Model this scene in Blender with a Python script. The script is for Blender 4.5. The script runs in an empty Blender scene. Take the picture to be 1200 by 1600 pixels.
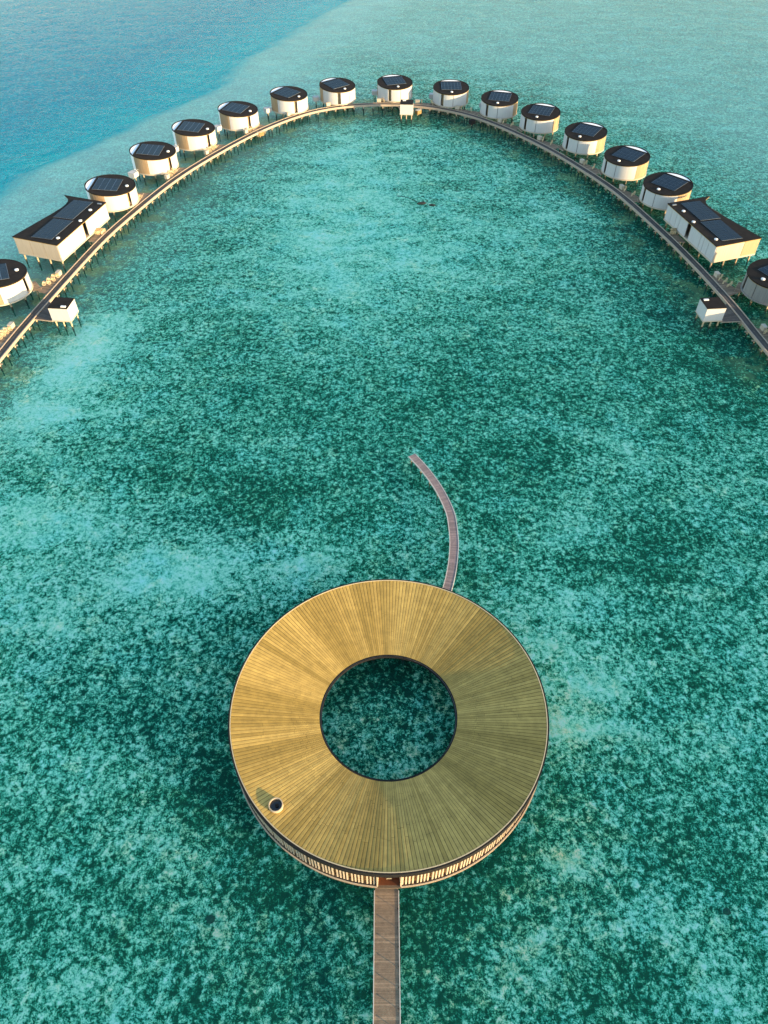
import bpy, math, random
import numpy as np
from mathutils import Vector
random.seed(7); rng = np.random.default_rng(7)
R_ = math.radians; PI = math.pi
S = bpy.context.scene; COL = S.collection

# ------------------------------------------------------------------ camera
cam_d = bpy.data.cameras.new('camera'); cam = bpy.data.objects.new('camera', cam_d); COL.objects.link(cam)
cam.location = (0, 0, 86); cam.rotation_euler = (R_(90 - 47.13), 0, 0)
cam_d.sensor_fit = 'HORIZONTAL'; cam_d.sensor_width = 36; cam_d.lens = 1150 / 1200 * 36
cam_d.clip_start = 0.5; cam_d.clip_end = 12000
S.camera = cam
S.render.resolution_x = 768; S.render.resolution_y = 1024

# ------------------------------------------------------------------ world, sun, exposure
SUN_AZ, SUN_EL = -30.0, 9.0            # azimuth counter-clockwise from +X
w = bpy.data.worlds.new('World'); S.world = w; w.use_nodes = True
nt = w.node_tree; nt.nodes.clear()
sky = nt.nodes.new('ShaderNodeTexSky'); sky.sky_type = 'NISHITA'; sky.sun_disc = False
sky.sun_elevation = R_(SUN_EL); sky.sun_rotation = R_(90 - SUN_AZ)
sky.air_density = 1.0; sky.dust_density = 0.6; sky.ozone_density = 1.3
bg = nt.nodes.new('ShaderNodeBackground'); bg.inputs[1].default_value = 0.15
wo = nt.nodes.new('ShaderNodeOutputWorld')
nt.links.new(sky.outputs[0], bg.inputs[0]); nt.links.new(bg.outputs[0], wo.inputs[0])
sd = bpy.data.lights.new('sun', 'SUN'); sun = bpy.data.objects.new('sun', sd); COL.objects.link(sun)
sd.energy = 3.2; sd.angle = R_(0.6); sd.color = (1.0, 0.71, 0.38)
az, el = R_(SUN_AZ), R_(SUN_EL)
Ldir = Vector((math.cos(el) * math.cos(az), math.cos(el) * math.sin(az), math.sin(el)))
sun.rotation_euler = Ldir.to_track_quat('Z', 'Y').to_euler(); sun.location = Ldir * 300
S.view_settings.view_transform = 'Standard'; S.view_settings.look = 'None'
S.view_settings.gamma = 1.0; S.view_settings.use_curve_mapping = False
S.view_settings.exposure = 2.08
S.render.engine = 'CYCLES'
S.cycles.transparent_max_bounces = 8; S.cycles.max_bounces = 6

# ------------------------------------------------------------------ mesh helper
class MB:
    def __init__(s): s.v = []; s.f = []; s.m = []; s.t = []
    def add(s, vs, fs, mi=0, tone=0.5):
        b = len(s.v); s.v += [tuple(p) for p in vs]
        for f in fs: s.f.append(tuple(b + i for i in f)); s.m.append(mi); s.t.append(tone)
    def box(s, c, d, rz=0, mi=0, tone=0.5):
        cx, cy, cz = c; hx, hy, hz = d[0] / 2, d[1] / 2, d[2] / 2; ca, sa = math.cos(rz), math.sin(rz)
        vs = []
        for z in (-hz, hz):
            for x, y in ((-hx, -hy), (hx, -hy), (hx, hy), (-hx, hy)):
                vs.append((cx + x * ca - y * sa, cy + x * sa + y * ca, cz + z))
        s.add(vs, [(3, 2, 1, 0), (4, 5, 6, 7), (0, 1, 5, 4), (1, 2, 6, 5), (2, 3, 7, 6), (3, 0, 4, 7)], mi, tone)
    def prism(s, poly, z0, z1, mi=0, zf=None, tone=0.5):
        a = sum(poly[i - 1][0] * poly[i][1] - poly[i][0] * poly[i - 1][1] for i in range(len(poly)))
        if a < 0: poly = poly[::-1]
        n = len(poly); zf = zf or (lambda x, y: 0)
        vs = [(x, y, z0 + zf(x, y)) for x, y in poly] + [(x, y, z1 + zf(x, y)) for x, y in poly]
        fs = [tuple(range(n))[::-1], tuple(range(n, 2 * n))] + [(i, (i + 1) % n, n + (i + 1) % n, n + i) for i in range(n)]
        s.add(vs, fs, mi, tone)
    def sector(s, r0, r1, z0, z1, a0=0, a1=360, n=None, mi=0, zb=None, zt=None, c=(0, 0)):
        full = abs(a1 - a0 - 360) < 1e-6; n = n or max(2, int(abs(a1 - a0) / 4))
        zb = zb or (lambda x, y: 0); zt = zt or (lambda x, y: 0); vs = []
        for i in range(n + (0 if full else 1)):
            a = R_(a0 + (a1 - a0) * i / n); ca, sa = math.cos(a), math.sin(a)
            p0 = (c[0] + r0 * ca, c[1] + r0 * sa); p1 = (c[0] + r1 * ca, c[1] + r1 * sa)
            vs += [(*p0, z0 + zb(*p0)), (*p1, z0 + zb(*p1)), (*p1, z1 + zt(*p1)), (*p0, z1 + zt(*p0))]
        k = len(vs) // 4; fs = []
        for i in range(n):
            a = 4 * i; b = 4 * ((i + 1) % k)
            fs += [(a, b, b + 1, a + 1), (a + 1, b + 1, b + 2, a + 2), (a + 2, b + 2, b + 3, a + 3), (a + 3, b + 3, b, a)]
        if not full: fs += [(0, 1, 2, 3), (4 * k - 1, 4 * k - 2, 4 * k - 3, 4 * k - 4)]
        s.add(vs, fs, mi)
    def cyl(s, x, y, r, z0, z1, n=12, mi=0, r2=None):
        r2 = r if r2 is None else r2
        vs = [(x + r * math.cos(2 * PI * i / n), y + r * math.sin(2 * PI * i / n), z0) for i in range(n)]
        vs += [(x + r2 * math.cos(2 * PI * i / n), y + r2 * math.sin(2 * PI * i / n), z1) for i in range(n)]
        s.add(vs, [tuple(range(n))[::-1], tuple(range(n, 2 * n))] + [(i, (i + 1) % n, n + (i + 1) % n, n + i) for i in range(n)], mi)
    def tube(s, p, q, r, n=6, mi=0):
        p, q = Vector(p), Vector(q); d = (q - p).normalized()
        u = d.orthogonal().normalized(); v = d.cross(u); vs = []
        for e in (p, q):
            for i in range(n):
                a = 2 * PI * i / n; vs.append(tuple(e + u * r * math.cos(a) + v * r * math.sin(a)))
        s.add(vs, [tuple(range(n))[::-1], tuple(range(n, 2 * n))] + [(i, (i + 1) % n, n + (i + 1) % n, n + i) for i in range(n)], mi)
    def build(s, name, mats, parent=None, bevel=0, tone=False):
        me = bpy.data.meshes.new(name); me.from_pydata(s.v, [], s.f)
        if not isinstance(mats, (list, tuple)): mats = [mats]
        for m in mats: me.materials.append(m)
        me.polygons.foreach_set('material_index', s.m)
        if tone:
            at = me.attributes.new('tone', 'FLOAT', 'FACE'); at.data.foreach_set('value', s.t)
        me.update(); o = bpy.data.objects.new(name, me); COL.objects.link(o)
        if parent is not None: o.parent = parent
        if bevel:
            b = o.modifiers.new('bevel', 'BEVEL'); b.width = bevel; b.segments = 1
        return o

def tag(o, label=None, cat=None, group=None, kind=None):
    if label: o['label'] = label
    if cat: o['category'] = cat
    if group: o['group'] = group
    if kind: o['kind'] = kind
    return o
def empty(name, loc, rz=0, sc=1):
    o = bpy.data.objects.new(name, None); COL.objects.link(o); o.location = loc
    o.rotation_euler = (0, 0, rz); o.scale = (sc, sc, sc); o.empty_display_size = 0.5; return o
def copy_tree(o, parent=None):
    c = o.copy(); COL.objects.link(c)
    if parent is not None: c.parent = parent
    for ch in list(o.children): copy_tree(ch, c)
    return c

# ------------------------------------------------------------------ materials
def mat(name, col, rough=0.7, var=0.15, scale=3.0, stretch=(1, 1, 1), bump=0.0, spec=0.3, metal=0.0, attr=None, col2=None, planks=None):
    m = bpy.data.materials.new(name); m.use_nodes = True; t = m.node_tree; N = t.nodes; Lk = t.links
    b = N['Principled BSDF']; b.inputs['Roughness'].default_value = rough
    b.inputs['Specular IOR Level'].default_value = spec; b.inputs['Metallic'].default_value = metal
    tc = N.new('ShaderNodeTexCoord'); mp = N.new('ShaderNodeMapping'); mp.inputs['Scale'].default_value = stretch
    Lk.new(tc.outputs['Object'], mp.inputs[0])
    nz = N.new('ShaderNodeTexNoise'); nz.inputs['Scale'].default_value = scale; nz.inputs['Detail'].default_value = 6
    nz.inputs['Roughness'].default_value = 0.65; Lk.new(mp.outputs[0], nz.inputs[0])
    cr = N.new('ShaderNodeValToRGB'); c2 = col2 or col
    cr.color_ramp.elements[0].position = 0.3; cr.color_ramp.elements[1].position = 0.7
    cr.color_ramp.elements[0].color = (*[c * (1 - var) for c in c2], 1); cr.color_ramp.elements[1].color = (*[min(1, c * (1 + var)) for c in col], 1)
    Lk.new(nz.outputs[0], cr.inputs[0]); out = cr.outputs[0]
    if attr:
        at = N.new('ShaderNodeAttribute'); at.attribute_name = 'tone'
        r2 = N.new('ShaderNodeValToRGB'); r2.color_ramp.elements[0].color = (*attr[0], 1); r2.color_ramp.elements[1].color = (*attr[1], 1)
        Lk.new(at.outputs['Fac'], r2.inputs[0])
        mx = N.new('ShaderNodeMix'); mx.data_type = 'RGBA'; mx.blend_type = 'MULTIPLY'; mx.inputs['Factor'].default_value = 1
        Lk.new(out, mx.inputs['A']); Lk.new(r2.outputs[0], mx.inputs['B']); out = mx.outputs['Result']
    Lk.new(out, b.inputs['Base Color'])
    if bump:
        bp = N.new('ShaderNodeBump'); bp.inputs['Strength'].default_value = bump; bp.inputs['Distance'].default_value = 0.02
        Lk.new(nz.outputs[0], bp.inputs['Height']); Lk.new(bp.outputs[0], b.inputs['Normal'])
    return m
M_wall = mat('white_painted_timber', (0.44, 0.43, 0.415), 0.6, 0.07, 2.2, (1.6, 1.6, 0.12), 0.2)
M_shell = mat('pale_terrace_render', (0.84, 0.82, 0.78), 0.6, 0.03, 1.0)
M_screen = mat('tan_timber_screen', (0.33, 0.23, 0.13), 0.7, 0.16, 3.0, (2.0, 2.0, 0.12), 0.2)
M_cream = mat('cream_timber_edge', (0.42, 0.36, 0.27), 0.6, 0.12, 4)
M_goldtrim = mat('gold_timber_trim', (0.36, 0.23, 0.07), 0.5, 0.15, 4)
M_roof = mat('dark_roof_membrane', (0.019, 0.0155, 0.013), 0.8, 0.3, 0.9, (1, 1, 1), 0.2, spec=0.06)
M_dark = mat('near_black_metal', (0.006, 0.0055, 0.005), 0.8, 0.2, 2)
M_glass = mat('dark_glazing', (0.015, 0.02, 0.022), 0.12, 0.1, 1, spec=0.6)
M_pv = mat('solar_cell_glass', (0.006, 0.017, 0.032), 0.45, 0.25, 1.6, spec=0.1)
M_pvframe = mat('solar_frame_aluminium', (0.15, 0.18, 0.21), 0.4, 0.1, 3, metal=0.3)
M_white = mat('white_acrylic', (0.62, 0.62, 0.60), 0.35, 0.02, 2)
M_post = mat('pale_pile', (0.42, 0.32, 0.20), 0.7, 0.2, 3)
M_wet = mat('wet_weedy_pile', (0.022, 0.026, 0.018), 0.6, 0.3, 5)
M_weed = mat('weed_grown_pile', (0.014, 0.075, 0.042), 0.9, 0.3, 5)
M_sun = mat('pale_tan_boarding', (0.40, 0.335, 0.25), 0.65, 0.12, 2.5, (2.0, 2.0, 0.12), 0.2)
M_deck = mat('weathered_deck_boards', (0.20, 0.146, 0.095), 0.75, 0.22, 2.5, (1, 1, 1), 0.2, attr=((0.55, 0.55, 0.55), (1.35, 1.3, 1.25)))
M_deck2 = mat('dark_boardwalk_boards', (0.08, 0.066, 0.053), 0.75, 0.25, 2.0, attr=((0.6, 0.6, 0.6), (1.3, 1.3, 1.3)))
M_jet = mat('pinkish_grey_boards', (0.22, 0.165, 0.155), 0.75, 0.2, 3, attr=((0.75, 0.75, 0.75), (1.2, 1.18, 1.18)))
M_track = mat('black_buggy_track', (0.045, 0.04, 0.036), 0.7, 0.3, 1.5)
M_kerb = mat('pale_kerb_timber', (0.34, 0.27, 0.20), 0.65, 0.2, 2.5)
M_whitekerb = mat('whitened_edge_board', (0.46, 0.42, 0.37), 0.6, 0.1, 2)
M_brown = mat('red_brown_timber', (0.10, 0.032, 0.012), 0.55, 0.2, 3, (1, 1, .3))
M_under = mat('roof_underlay', (0.10, 0.085, 0.04), 0.9, 0.2, 2)
M_spa = mat('straw_gold_roof_boards', (0.375, 0.248, 0.062), 0.6, 0.2, 1.0, (1, 1, 1), 0.15, spec=0.25, attr=((0.66, 0.66, 0.58), (1.10, 1.12, 1.2)))
M_spatrim = mat('roof_edge_board', (0.46, 0.37, 0.22), 0.6, 0.08, 2)
M_slat = mat('pale_slat_timber', (0.42, 0.34, 0.24), 0.6, 0.12, 3, (1, 1, .3))
M_orange = mat('orange_wall_timber', (0.38, 0.19, 0.065), 0.6, 0.15, 3, (1, 1, .3))
M_rock = mat('black_reef_rock', (0.012, 0.014, 0.013), 0.8, 0.4, 3, bump=0.5)
M_bike = mat('cream_bike_enamel', (0.62, 0.48, 0.28), 0.45, 0.1, 4)
M_tyre = mat('tan_tyre_rubber', (0.30, 0.20, 0.10), 0.7, 0.2, 5)
M_box = mat('gold_brown_housing', (0.22, 0.14, 0.05), 0.6, 0.2, 3)

# ------------------------------------------------------------------ boardwalk centre line
BW = [(-76.7, 107.68), (-74.97, 120.29), (-74.06, 127.73), (-72.94, 135.13), (-71.72, 142.5), (-70.48, 149.89), (-69.18, 157.27), (-67.75, 164.63), (-66.02, 171.92), (-63.92, 179.12), (-61.66, 186.27), (-59.33, 193.4), (-56.71, 200.42), (-53.69, 207.28), (-50.34, 213.99), (-46.76, 220.58), (-43.02, 227.09), (-38.98, 233.4), (-34.51, 239.45), (-29.61, 245.17), (-24.11, 250.26), (-17.79, 254.15), (-10.73, 256.62), (-3.28, 257.78), (4.2, 257.65), (11.57, 256.26), (18.56, 253.58), (24.93, 249.68), (30.57, 244.75), (35.54, 239.12), (40.06, 233.11), (44.29, 226.9), (48.22, 220.52), (51.8, 213.93), (55.08, 207.19), (58.23, 200.39), (61.05, 193.47), (63.33, 186.34), (65.31, 179.1), (67.21, 171.84), (68.97, 164.56), (70.51, 157.22), (71.92, 149.85), (73.18, 142.46), (74.25, 135.04), (75.08, 127.58), (76.69, 114.93)]
def resample(P, step):
    P = np.array(P); out = []
    for i in range(len(P) - 1):
        p0, p1, p2, p3 = P[max(i - 1, 0)], P[i], P[i + 1], P[min(i + 2, len(P) - 1)]
        for t in np.linspace(0, 1, 24, endpoint=False):
            out.append(0.5 * ((2 * p1) + (-p0 + p2) * t + (2 * p0 - 5 * p1 + 4 * p2 - p3) * t * t + (-p0 + 3 * p1 - 3 * p2 + p3) * t ** 3))
    out.append(P[-1]); out = np.array(out)
    s = np.r_[0, np.cumsum(np.linalg.norm(np.diff(out, axis=0), axis=1))]
    n = max(2, int(round(s[-1] / step))); ss = np.linspace(0, s[-1], n + 1)
    return np.c_[np.interp(ss, s, out[:, 0]), np.interp(ss, s, out[:, 1])], ss
def frames(P):
    T = np.gradient(P, axis=0); T /= np.linalg.norm(T, axis=1)[:, None]
    return T, np.c_[-T[:, 1], T[:, 0]]           # tangent, left normal
def strip(mb, P, o0, o1, z0, z1, mi=0, gap=0.0, rnd=False):
    """ribbon following P between lateral offsets; with gap: one box per segment (boards)"""
    T, Nn = frames(P); A = P + Nn * o0; B = P + Nn * o1
    if not rnd:
        vs = []
        for a, b in zip(A, B): vs += [(*a, z0), (*b, z0), (*b, z1), (*a, z1)]
        fs = []
        for i in range(len(P) - 1):
            a, b = 4 * i, 4 * i + 4
            fs += [(a, a + 1, b + 1, b), (a + 1, a + 2, b + 2, b + 1), (a + 2, a + 3, b + 3, b + 2), (a + 3, a, b, b + 3)]
        k = len(vs); fs += [(3, 2, 1, 0), (k - 4, k - 3, k - 2, k - 1)]
        mb.add(vs, fs, mi)
    else:
        for i in range(len(P) - 1):
            g = gap; a0 = A[i] * (1 - g) + A[i + 1] * g; a1 = A[i + 1] * (1 - g) + A[i] * g
            b0 = B[i] * (1 - g) + B[i + 1] * g; b1 = B[i + 1] * (1 - g) + B[i] * g
            dz = random.uniform(-.004, .004)
            vs = [(*a0, z0), (*b0, z0), (*b1, z0), (*a1, z0), (*a0, z1 + dz), (*b0, z1 + dz), (*b1, z1 + dz), (*a1, z1 + dz)]
            mb.add(vs, [(0, 1, 2, 3), (7, 6, 5, 4), (0, 4, 5, 1), (1, 5, 6, 2), (2, 6, 7, 3), (3, 7, 4, 0)], mi, random.random())
BP, BS = resample(BW, 1.0); BT, BN = frames(BP)
def at_s(s):
    p = np.array([np.interp(s, BS, BP[:, 0]), np.interp(s, BS, BP[:, 1])])
    t = np.array([np.interp(s, BS, BT[:, 0]), np.interp(s, BS, BT[:, 1])]); t /= np.linalg.norm(t)
    return p, t, np.array([-t[1], t[0]])         # left normal = outward (sea side)
def s_near(x, y): return BS[np.argmin(np.hypot(BP[:, 0] - x, BP[:, 1] - y))]

# ------------------------------------------------------------------ seabed and water
EDGE = np.array([(-125, 120), (-112, 165), (-103.3, 198.5), (-99.1, 217.5), (-92.6, 226.8), (-80.4, 247.1), (-75, 259.5), (-66.5, 270.2), (-57.8, 283), (-52.3, 300.2), (-52.4, 319.2), (-43, 335.7), (-34.7, 358.3), (-20.2, 394.2), (20, 470), (90, 600), (300, 900)])
CZ, F_, TH = 86.0, 1150.0, R_(47.13)
# pale sandy spreads (+) and dense coral plus painted shade beside and inside the pavilion (-) on the lagoon floor: x, y, radius x, radius y, amount
def gp(u, v):      # map reference of the survey: where a patch lies on the lagoon floor
    d = np.array([u - 600, F_ * math.cos(TH) + (800 - v) * math.sin(TH), -F_ * math.sin(TH) + (800 - v) * math.cos(TH)])
    return (d * (-CZ / d[2]))[:2], F_ * F_ and d
PATCH = []
for u, v, r, a in [(60, 600, 120, .75), (150, 520, 70, .6), (110, 850, 150, .55), (260, 880, 90, .5), (20, 800, 60, .4), (60, 1010, 80, .25), (60, 1180, 90, .3), (250, 1300, 70, .25),
                   (430, 860, 80, .45), (500, 880, 60, .4), (300, 900, 80, .35), (340, 1440, 70, .45), (70, 1320, 60, .35), (130, 1480, 70, .25), (230, 1540, 60, .25),
                   (960, 680, 80, .45), (1100, 740, 50, .35), (910, 810, 60, .45), (1110, 890, 50, .35), (880, 990, 90, .55), (930, 1080, 80, .5), (870, 1130, 60, .5), (1180, 1020, 50, .5), (1130, 1160, 60, .35),
                   (790, 640, 60, .2), (1060, 1450, 60, .35), (860, 1440, 60, .2), (780, 1530, 35, .7), (840, 1460, 30, .6), (905, 1330, 35, .55), (870, 1330, 30, .5), (1160, 1540, 70, .35), (640, 1190, 35, .5), (570, 1190, 50, .25), (650, 1130, 30, .3),
                   (600, 330, 200, .35), (520, 260, 110, .3), (470, 400, 110, .25), (860, 330, 60, .2), (700, 390, 80, .2), (560, 470, 80, .15),
                   (330, 1240, 70, -.6), (430, 1400, 90, -.4), (90, 1120, 60, -.25), (350, 1150, 60, -.3), (200, 1450, 50, -.3), (700, 1420, 110, -.5), (620, 1070, 80, -.55), (400, 780, 90, -.35), (250, 730, 90, -.3), (560, 780, 90, -.25),
                   (1060, 830, 90, -.4), (1000, 860, 60, -.35), (880, 720, 60, -.3), (1060, 640, 80, -.3), (850, 610, 130, -.3), (700, 640, 120, -.25), (450, 640, 100, -.2), (760, 760, 70, -.25), (900, 1240, 50, -.3), (980, 1020, 50, -.2), (1080, 1010, 50, -.25), (1080, 1290, 90, -.3),
                   (1000, 1500, 70, -.3), (760, 1300, 60, -.4), (1180, 620, 60, -.35), (1050, 480, 70, -.5), (960, 380, 50, -.4), (640, 560, 120, -.15), (500, 540, 100, -.15), (570, 1290, 100, -.3), (500, 1550, 70, -.25), (600, 1060, 90, -.4), (400, 1330, 70, -.3), (340, 1180, 50, -.3), (780, 1370, 60, -.35), (880, 1190, 40, -.25), (560, 1400, 60, -.3), (660, 1390, 60, -.3), (700, 960, 60, -.2), (480, 960, 50, -.2), (1110, 560, 60, -.3), (1150, 1350, 40, -.25), (980, 1400, 50, .2), (1090, 640, 30, .35), (850, 520, 60, .12), (940, 930, 60, .15), (740, 1000, 60, .1), (10, 1420, 60, -.2), (40, 1560, 50, .3), (330, 1590, 60, -.25), (690, 1580, 50, -.2), (1000, 1580, 50, -.25)]:
    (x, y), d = gp(u, v); (x1, _), _ = gp(u + r, v); (_, y1), _ = gp(u, v - r * .8); PATCH.append((x, y, abs(x1 - x), abs(y1 - y), a))
def axis(lo, hi, step, far, n):
    mid = np.arange(lo, hi + 1e-3, step); g = np.geomspace(step, far, n)
    return np.r_[lo - g[::-1], mid, hi + g]
gx = axis(-190, 230, 2.2, 5000, 26); gy = axis(-10, 430, 2.2, 6000, 26)
X, Y = np.meshgrid(gx, gy); nx, ny = len(gx), len(gy)
def seg_dist(X, Y, P):
    best = np.full(X.shape, 1e9); sign = np.ones(X.shape)
    for i in range(len(P) - 1):
        a, b = P[i], P[i + 1]; ab = b - a; t = np.clip(((X - a[0]) * ab[0] + (Y - a[1]) * ab[1]) / (ab @ ab), 0, 1)
        dx, dy = X - (a[0] + t * ab[0]), Y - (a[1] + t * ab[1]); d = np.hypot(dx, dy)
        cr = ab[0] * (Y - a[1]) - ab[1] * (X - a[0]); m = d < best
        best = np.where(m, d, best); sign = np.where(m, np.sign(cr), sign)
    return best, sign
dE, sE = seg_dist(X, Y, EDGE); deep = dE * sE                      # positive = seaward of the reef edge
dB, sB = seg_dist(X, Y, np.array(BW)); dB = dB * sB                # + = outside the arc
sand = np.zeros(X.shape)
for x, y, rx, ry, a in PATCH: sand += a * np.exp(-(((X - x) / rx) ** 2 + ((Y - y) / ry) ** 2) * 1.1)
Z = -1.7 - 7 / (1 + np.exp(-np.clip((deep - 8) / 5, -30, 30)))
me = bpy.data.meshes.new('seabed')
idx = np.arange(nx * ny).reshape(ny, nx)
faces = np.stack([idx[:-1, :-1], idx[:-1, 1:], idx[1:, 1:], idx[1:, :-1]], -1).reshape(-1, 4)
me.from_pydata(np.stack([X, Y, Z], -1).reshape(-1, 3).tolist(), [], faces.tolist())
for nm, arr in (('sand', sand), ('deep', deep), ('board', dB)):
    a = me.attributes.new(nm, 'FLOAT', 'POINT'); a.data.foreach_set('value', arr.reshape(-1).astype(np.float32))
seabed = bpy.data.objects.new('seabed', me); COL.objects.link(seabed); tag(seabed, 'coral and sand lagoon floor', kind='structure')

def nodes_of(name):
    m = bpy.data.materials.new(name); m.use_nodes = True; m.node_tree.nodes.clear(); return m, m.node_tree.nodes, m.node_tree.links
class G:                                       # tiny node-graph sugar
    def __init__(s, N, L): s.N, s.L = N, L
    def set(s, sock, v):
        if hasattr(v, 'links') or isinstance(v, bpy.types.NodeSocket): s.L.new(v, sock)
        else: sock.default_value = v
    def math(s, op, a, b=None, c=None, clamp=False):
        n = s.N.new('ShaderNodeMath'); n.operation = op; n.use_clamp = clamp
        for i, q in enumerate((a, b, c)):
            if q is not None: s.set(n.inputs[i], q)
        return n.outputs[0]
    def noise(s, vec, scale, detail=4, rough=.6, dist=0):
        n = s.N.new('ShaderNodeTexNoise'); s.L.new(vec, n.inputs['Vector']); n.inputs['Scale'].default_value = scale
        n.inputs['Detail'].default_value = detail; n.inputs['Roughness'].default_value = rough; n.inputs['Distortion'].default_value = dist
        return n.outputs
    def vor(s, vec, scale, rnd=1, feat='F1'):
        n = s.N.new('ShaderNodeTexVoronoi'); s.L.new(vec, n.inputs['Vector']); n.inputs['Scale'].default_value = scale
        n.feature = feat; n.inputs['Randomness'].default_value = rnd; return n.outputs
    def mapp(s, vec, sc=(1, 1, 1), rot=0, loc=(0, 0, 0)):
        n = s.N.new('ShaderNodeMapping'); s.L.new(vec, n.inputs[0]); n.inputs['Scale'].default_value = sc
        n.inputs['Rotation'].default_value = (0, 0, rot); n.inputs['Location'].default_value = loc; return n.outputs[0]
    def ramp(s, v, els):
        n = s.N.new('ShaderNodeValToRGB'); s.L.new(v, n.inputs[0]); e = n.color_ramp.elements
        while len(e) < len(els): e.new(0.5)
        for k, (p, c) in zip(e, els): k.position = p; k.color = (*c, 1)
        return n.outputs[0]
    def mix(s, f, a, b, mode='MIX'):
        n = s.N.new('ShaderNodeMix'); n.data_type = 'RGBA'; n.blend_type = mode
        s.set(n.inputs['Factor'], f)
        for k, q in (('A', a), ('B', b)):
            if isinstance(q, tuple): n.inputs[k].default_value = (*q, 1)
            else: s.L.new(q, n.inputs[k])
        return n.outputs['Result']
    def attr(s, nm):
        n = s.N.new('ShaderNodeAttribute'); n.attribute_name = nm; return n.outputs['Fac']
    def smooth(s, v, a, b, lo=0., hi=1.):
        n = s.N.new('ShaderNodeMapRange'); n.interpolation_type = 'SMOOTHSTEP'; s.L.new(v, n.inputs[0])
        for i, q in enumerate((a, b, lo, hi)): n.inputs[i + 1].default_value = q
        return n.outputs[0]
    def vadd(s, a, b, k):
        n = s.N.new('ShaderNodeVectorMath'); n.operation = 'MULTIPLY_ADD'; s.L.new(b, n.inputs[0]); n.inputs[1].default_value = (k, k, 0); s.L.new(a, n.inputs[2]); return n.outputs[0]

# --- lagoon floor: sand, coral rubble, weed, the blue drop-off
m, N, L = nodes_of('lagoon_floor'); g = G(N, L)
tc = N.new('ShaderNodeTexCoord'); P0 = tc.outputs['Object']
warp = g.noise(P0, 0.45, 2, .5)[1]; P1 = g.vadd(P0, warp, .9)
warp2 = g.noise(P0, 1.7, 2, .5)[1]; P2 = g.vadd(P1, warp2, 0.3)
Pd = g.mapp(g.vadd(P0, g.noise(P0, .05, 3, .6)[1], 14.), (1, 2.6, 1), R_(30))                               # long spreads run north-west to south-east
big = g.noise(Pd, 0.028, 4, .6, .6)[0]; midn = g.noise(Pd, 0.085, 4, .55)[0]
patch = g.noise(P1, 0.75, 4, .6)[0]; fine = g.noise(P2, 2.1, 5, .7)[0]; grit = g.noise(P0, 7.0, 3, .7)[0]
lump = g.vor(P2, 1.3)[0]; lump2 = g.vor(P2, 3.1)[0]
cov = g.math('MULTIPLY_ADD', g.attr('sand'), 0.33, g.math('MULTIPLY_ADD', g.math('SUBTRACT', big, .5), .28, g.math('MULTIPLY', g.math('SUBTRACT', midn, .5), .55)))
bd = g.attr('board')
weedband = g.math('SUBTRACT', 1., g.smooth(g.math('ABSOLUTE', g.math('ADD', bd, -4.0)), 4., 16.))
cov = g.math('SUBTRACT', g.math('MULTIPLY_ADD', weedband, -0.25, cov), .018)
sep = N.new('ShaderNodeSeparateXYZ'); L.new(P0, sep.inputs[0])
cov = g.math('ADD', cov, g.smooth(sep.outputs[1], 25., 190., -.02, .015))
loc = g.math('MULTIPLY_ADD', g.math('SUBTRACT', patch, .5), .9, g.math('MULTIPLY_ADD', g.math('SUBTRACT', fine, .5), 2.2, g.math('MULTIPLY', g.math('SUBTRACT', grit, .5), 1.2)))
loc = g.math('MULTIPLY_ADD', g.math('SUBTRACT', .42, lump), .36, loc)
loc = g.math('MULTIPLY_ADD', g.math('SUBTRACT', .40, lump2), .36, loc)
loc = g.math('MULTIPLY', loc, g.smooth(cov, .05, .25, 1., .6))          # bare sand is smoother than coral rubble
val = g.math('ADD', g.math('ADD', cov, loc), .5)
col = g.ramp(val, [(0.11, (.004, .028, .011)), (0.27, (.010, .13, .06)), (0.41, (.07, .38, .22)), (0.54, (.28, .68, .44)), (0.70, (.66, .91, .64)), (0.92, (.97, .98, .82))])
tint = g.noise(P1, .12, 3, .6)[0]
col = g.mix(g.smooth(tint, .45, .7, 0, .6), col, g.mix(1., col, (.75, .98, 1.12), 'MULTIPLY'))      # bluer spreads
olive = g.noise(P1, .3, 4, .7)[0]
col = g.mix(g.math('MULTIPLY', g.smooth(olive, .52, .68), g.math('MULTIPLY_ADD', weedband, .9, .2)), col, g.mix(1., col, (3.0, 1.15, .7), 'MULTIPLY'))
dst = N.new('ShaderNodeVectorMath'); dst.operation = 'DISTANCE'; L.new(P0, dst.inputs[0]); dst.inputs[1].default_value = (.54, 36., -1.7)
near = g.math('SUBTRACT', 1., g.smooth(dst.outputs['Value'], 20., 40.))     # brown coral garden round the pavilion
col = g.mix(g.math('MULTIPLY', g.smooth(g.noise(P1, .5, 5, .7)[0], .45, .62), g.math('MULTIPLY', near, .55)), col, g.mix(1., col, (1.8, .85, .6), 'MULTIPLY'))
dn = g.math('MULTIPLY_ADD', g.math('SUBTRACT', g.noise(P1, .06, 5, .65)[0], .5), 18., g.attr('deep'))
edge_f = g.smooth(dn, -75., -6.)                                   # pale sandy shoal before the drop
outer_f = g.math('MULTIPLY', g.smooth(bd, 16., 75.), .62)
pale = g.math('MAXIMUM', g.math('MULTIPLY', edge_f, .92), outer_f)
col = g.mix(pale, col, g.mix(.34, (1.0, .95, .78), col))
d1 = g.smooth(dn, -4., 10.); d2 = g.smooth(dn, 4., 60.)
deepcol = g.mix(d2, (.02, .80, .70), (.002, .43, .53))
deepcol = g.mix(g.smooth(midn, .35, .65, 0., .5), deepcol, (.003, .52, .56))
rip = g.noise(g.mapp(P0, (1, 1.7, 1), R_(-18)), 1.0, 5, .75)[0]
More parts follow.
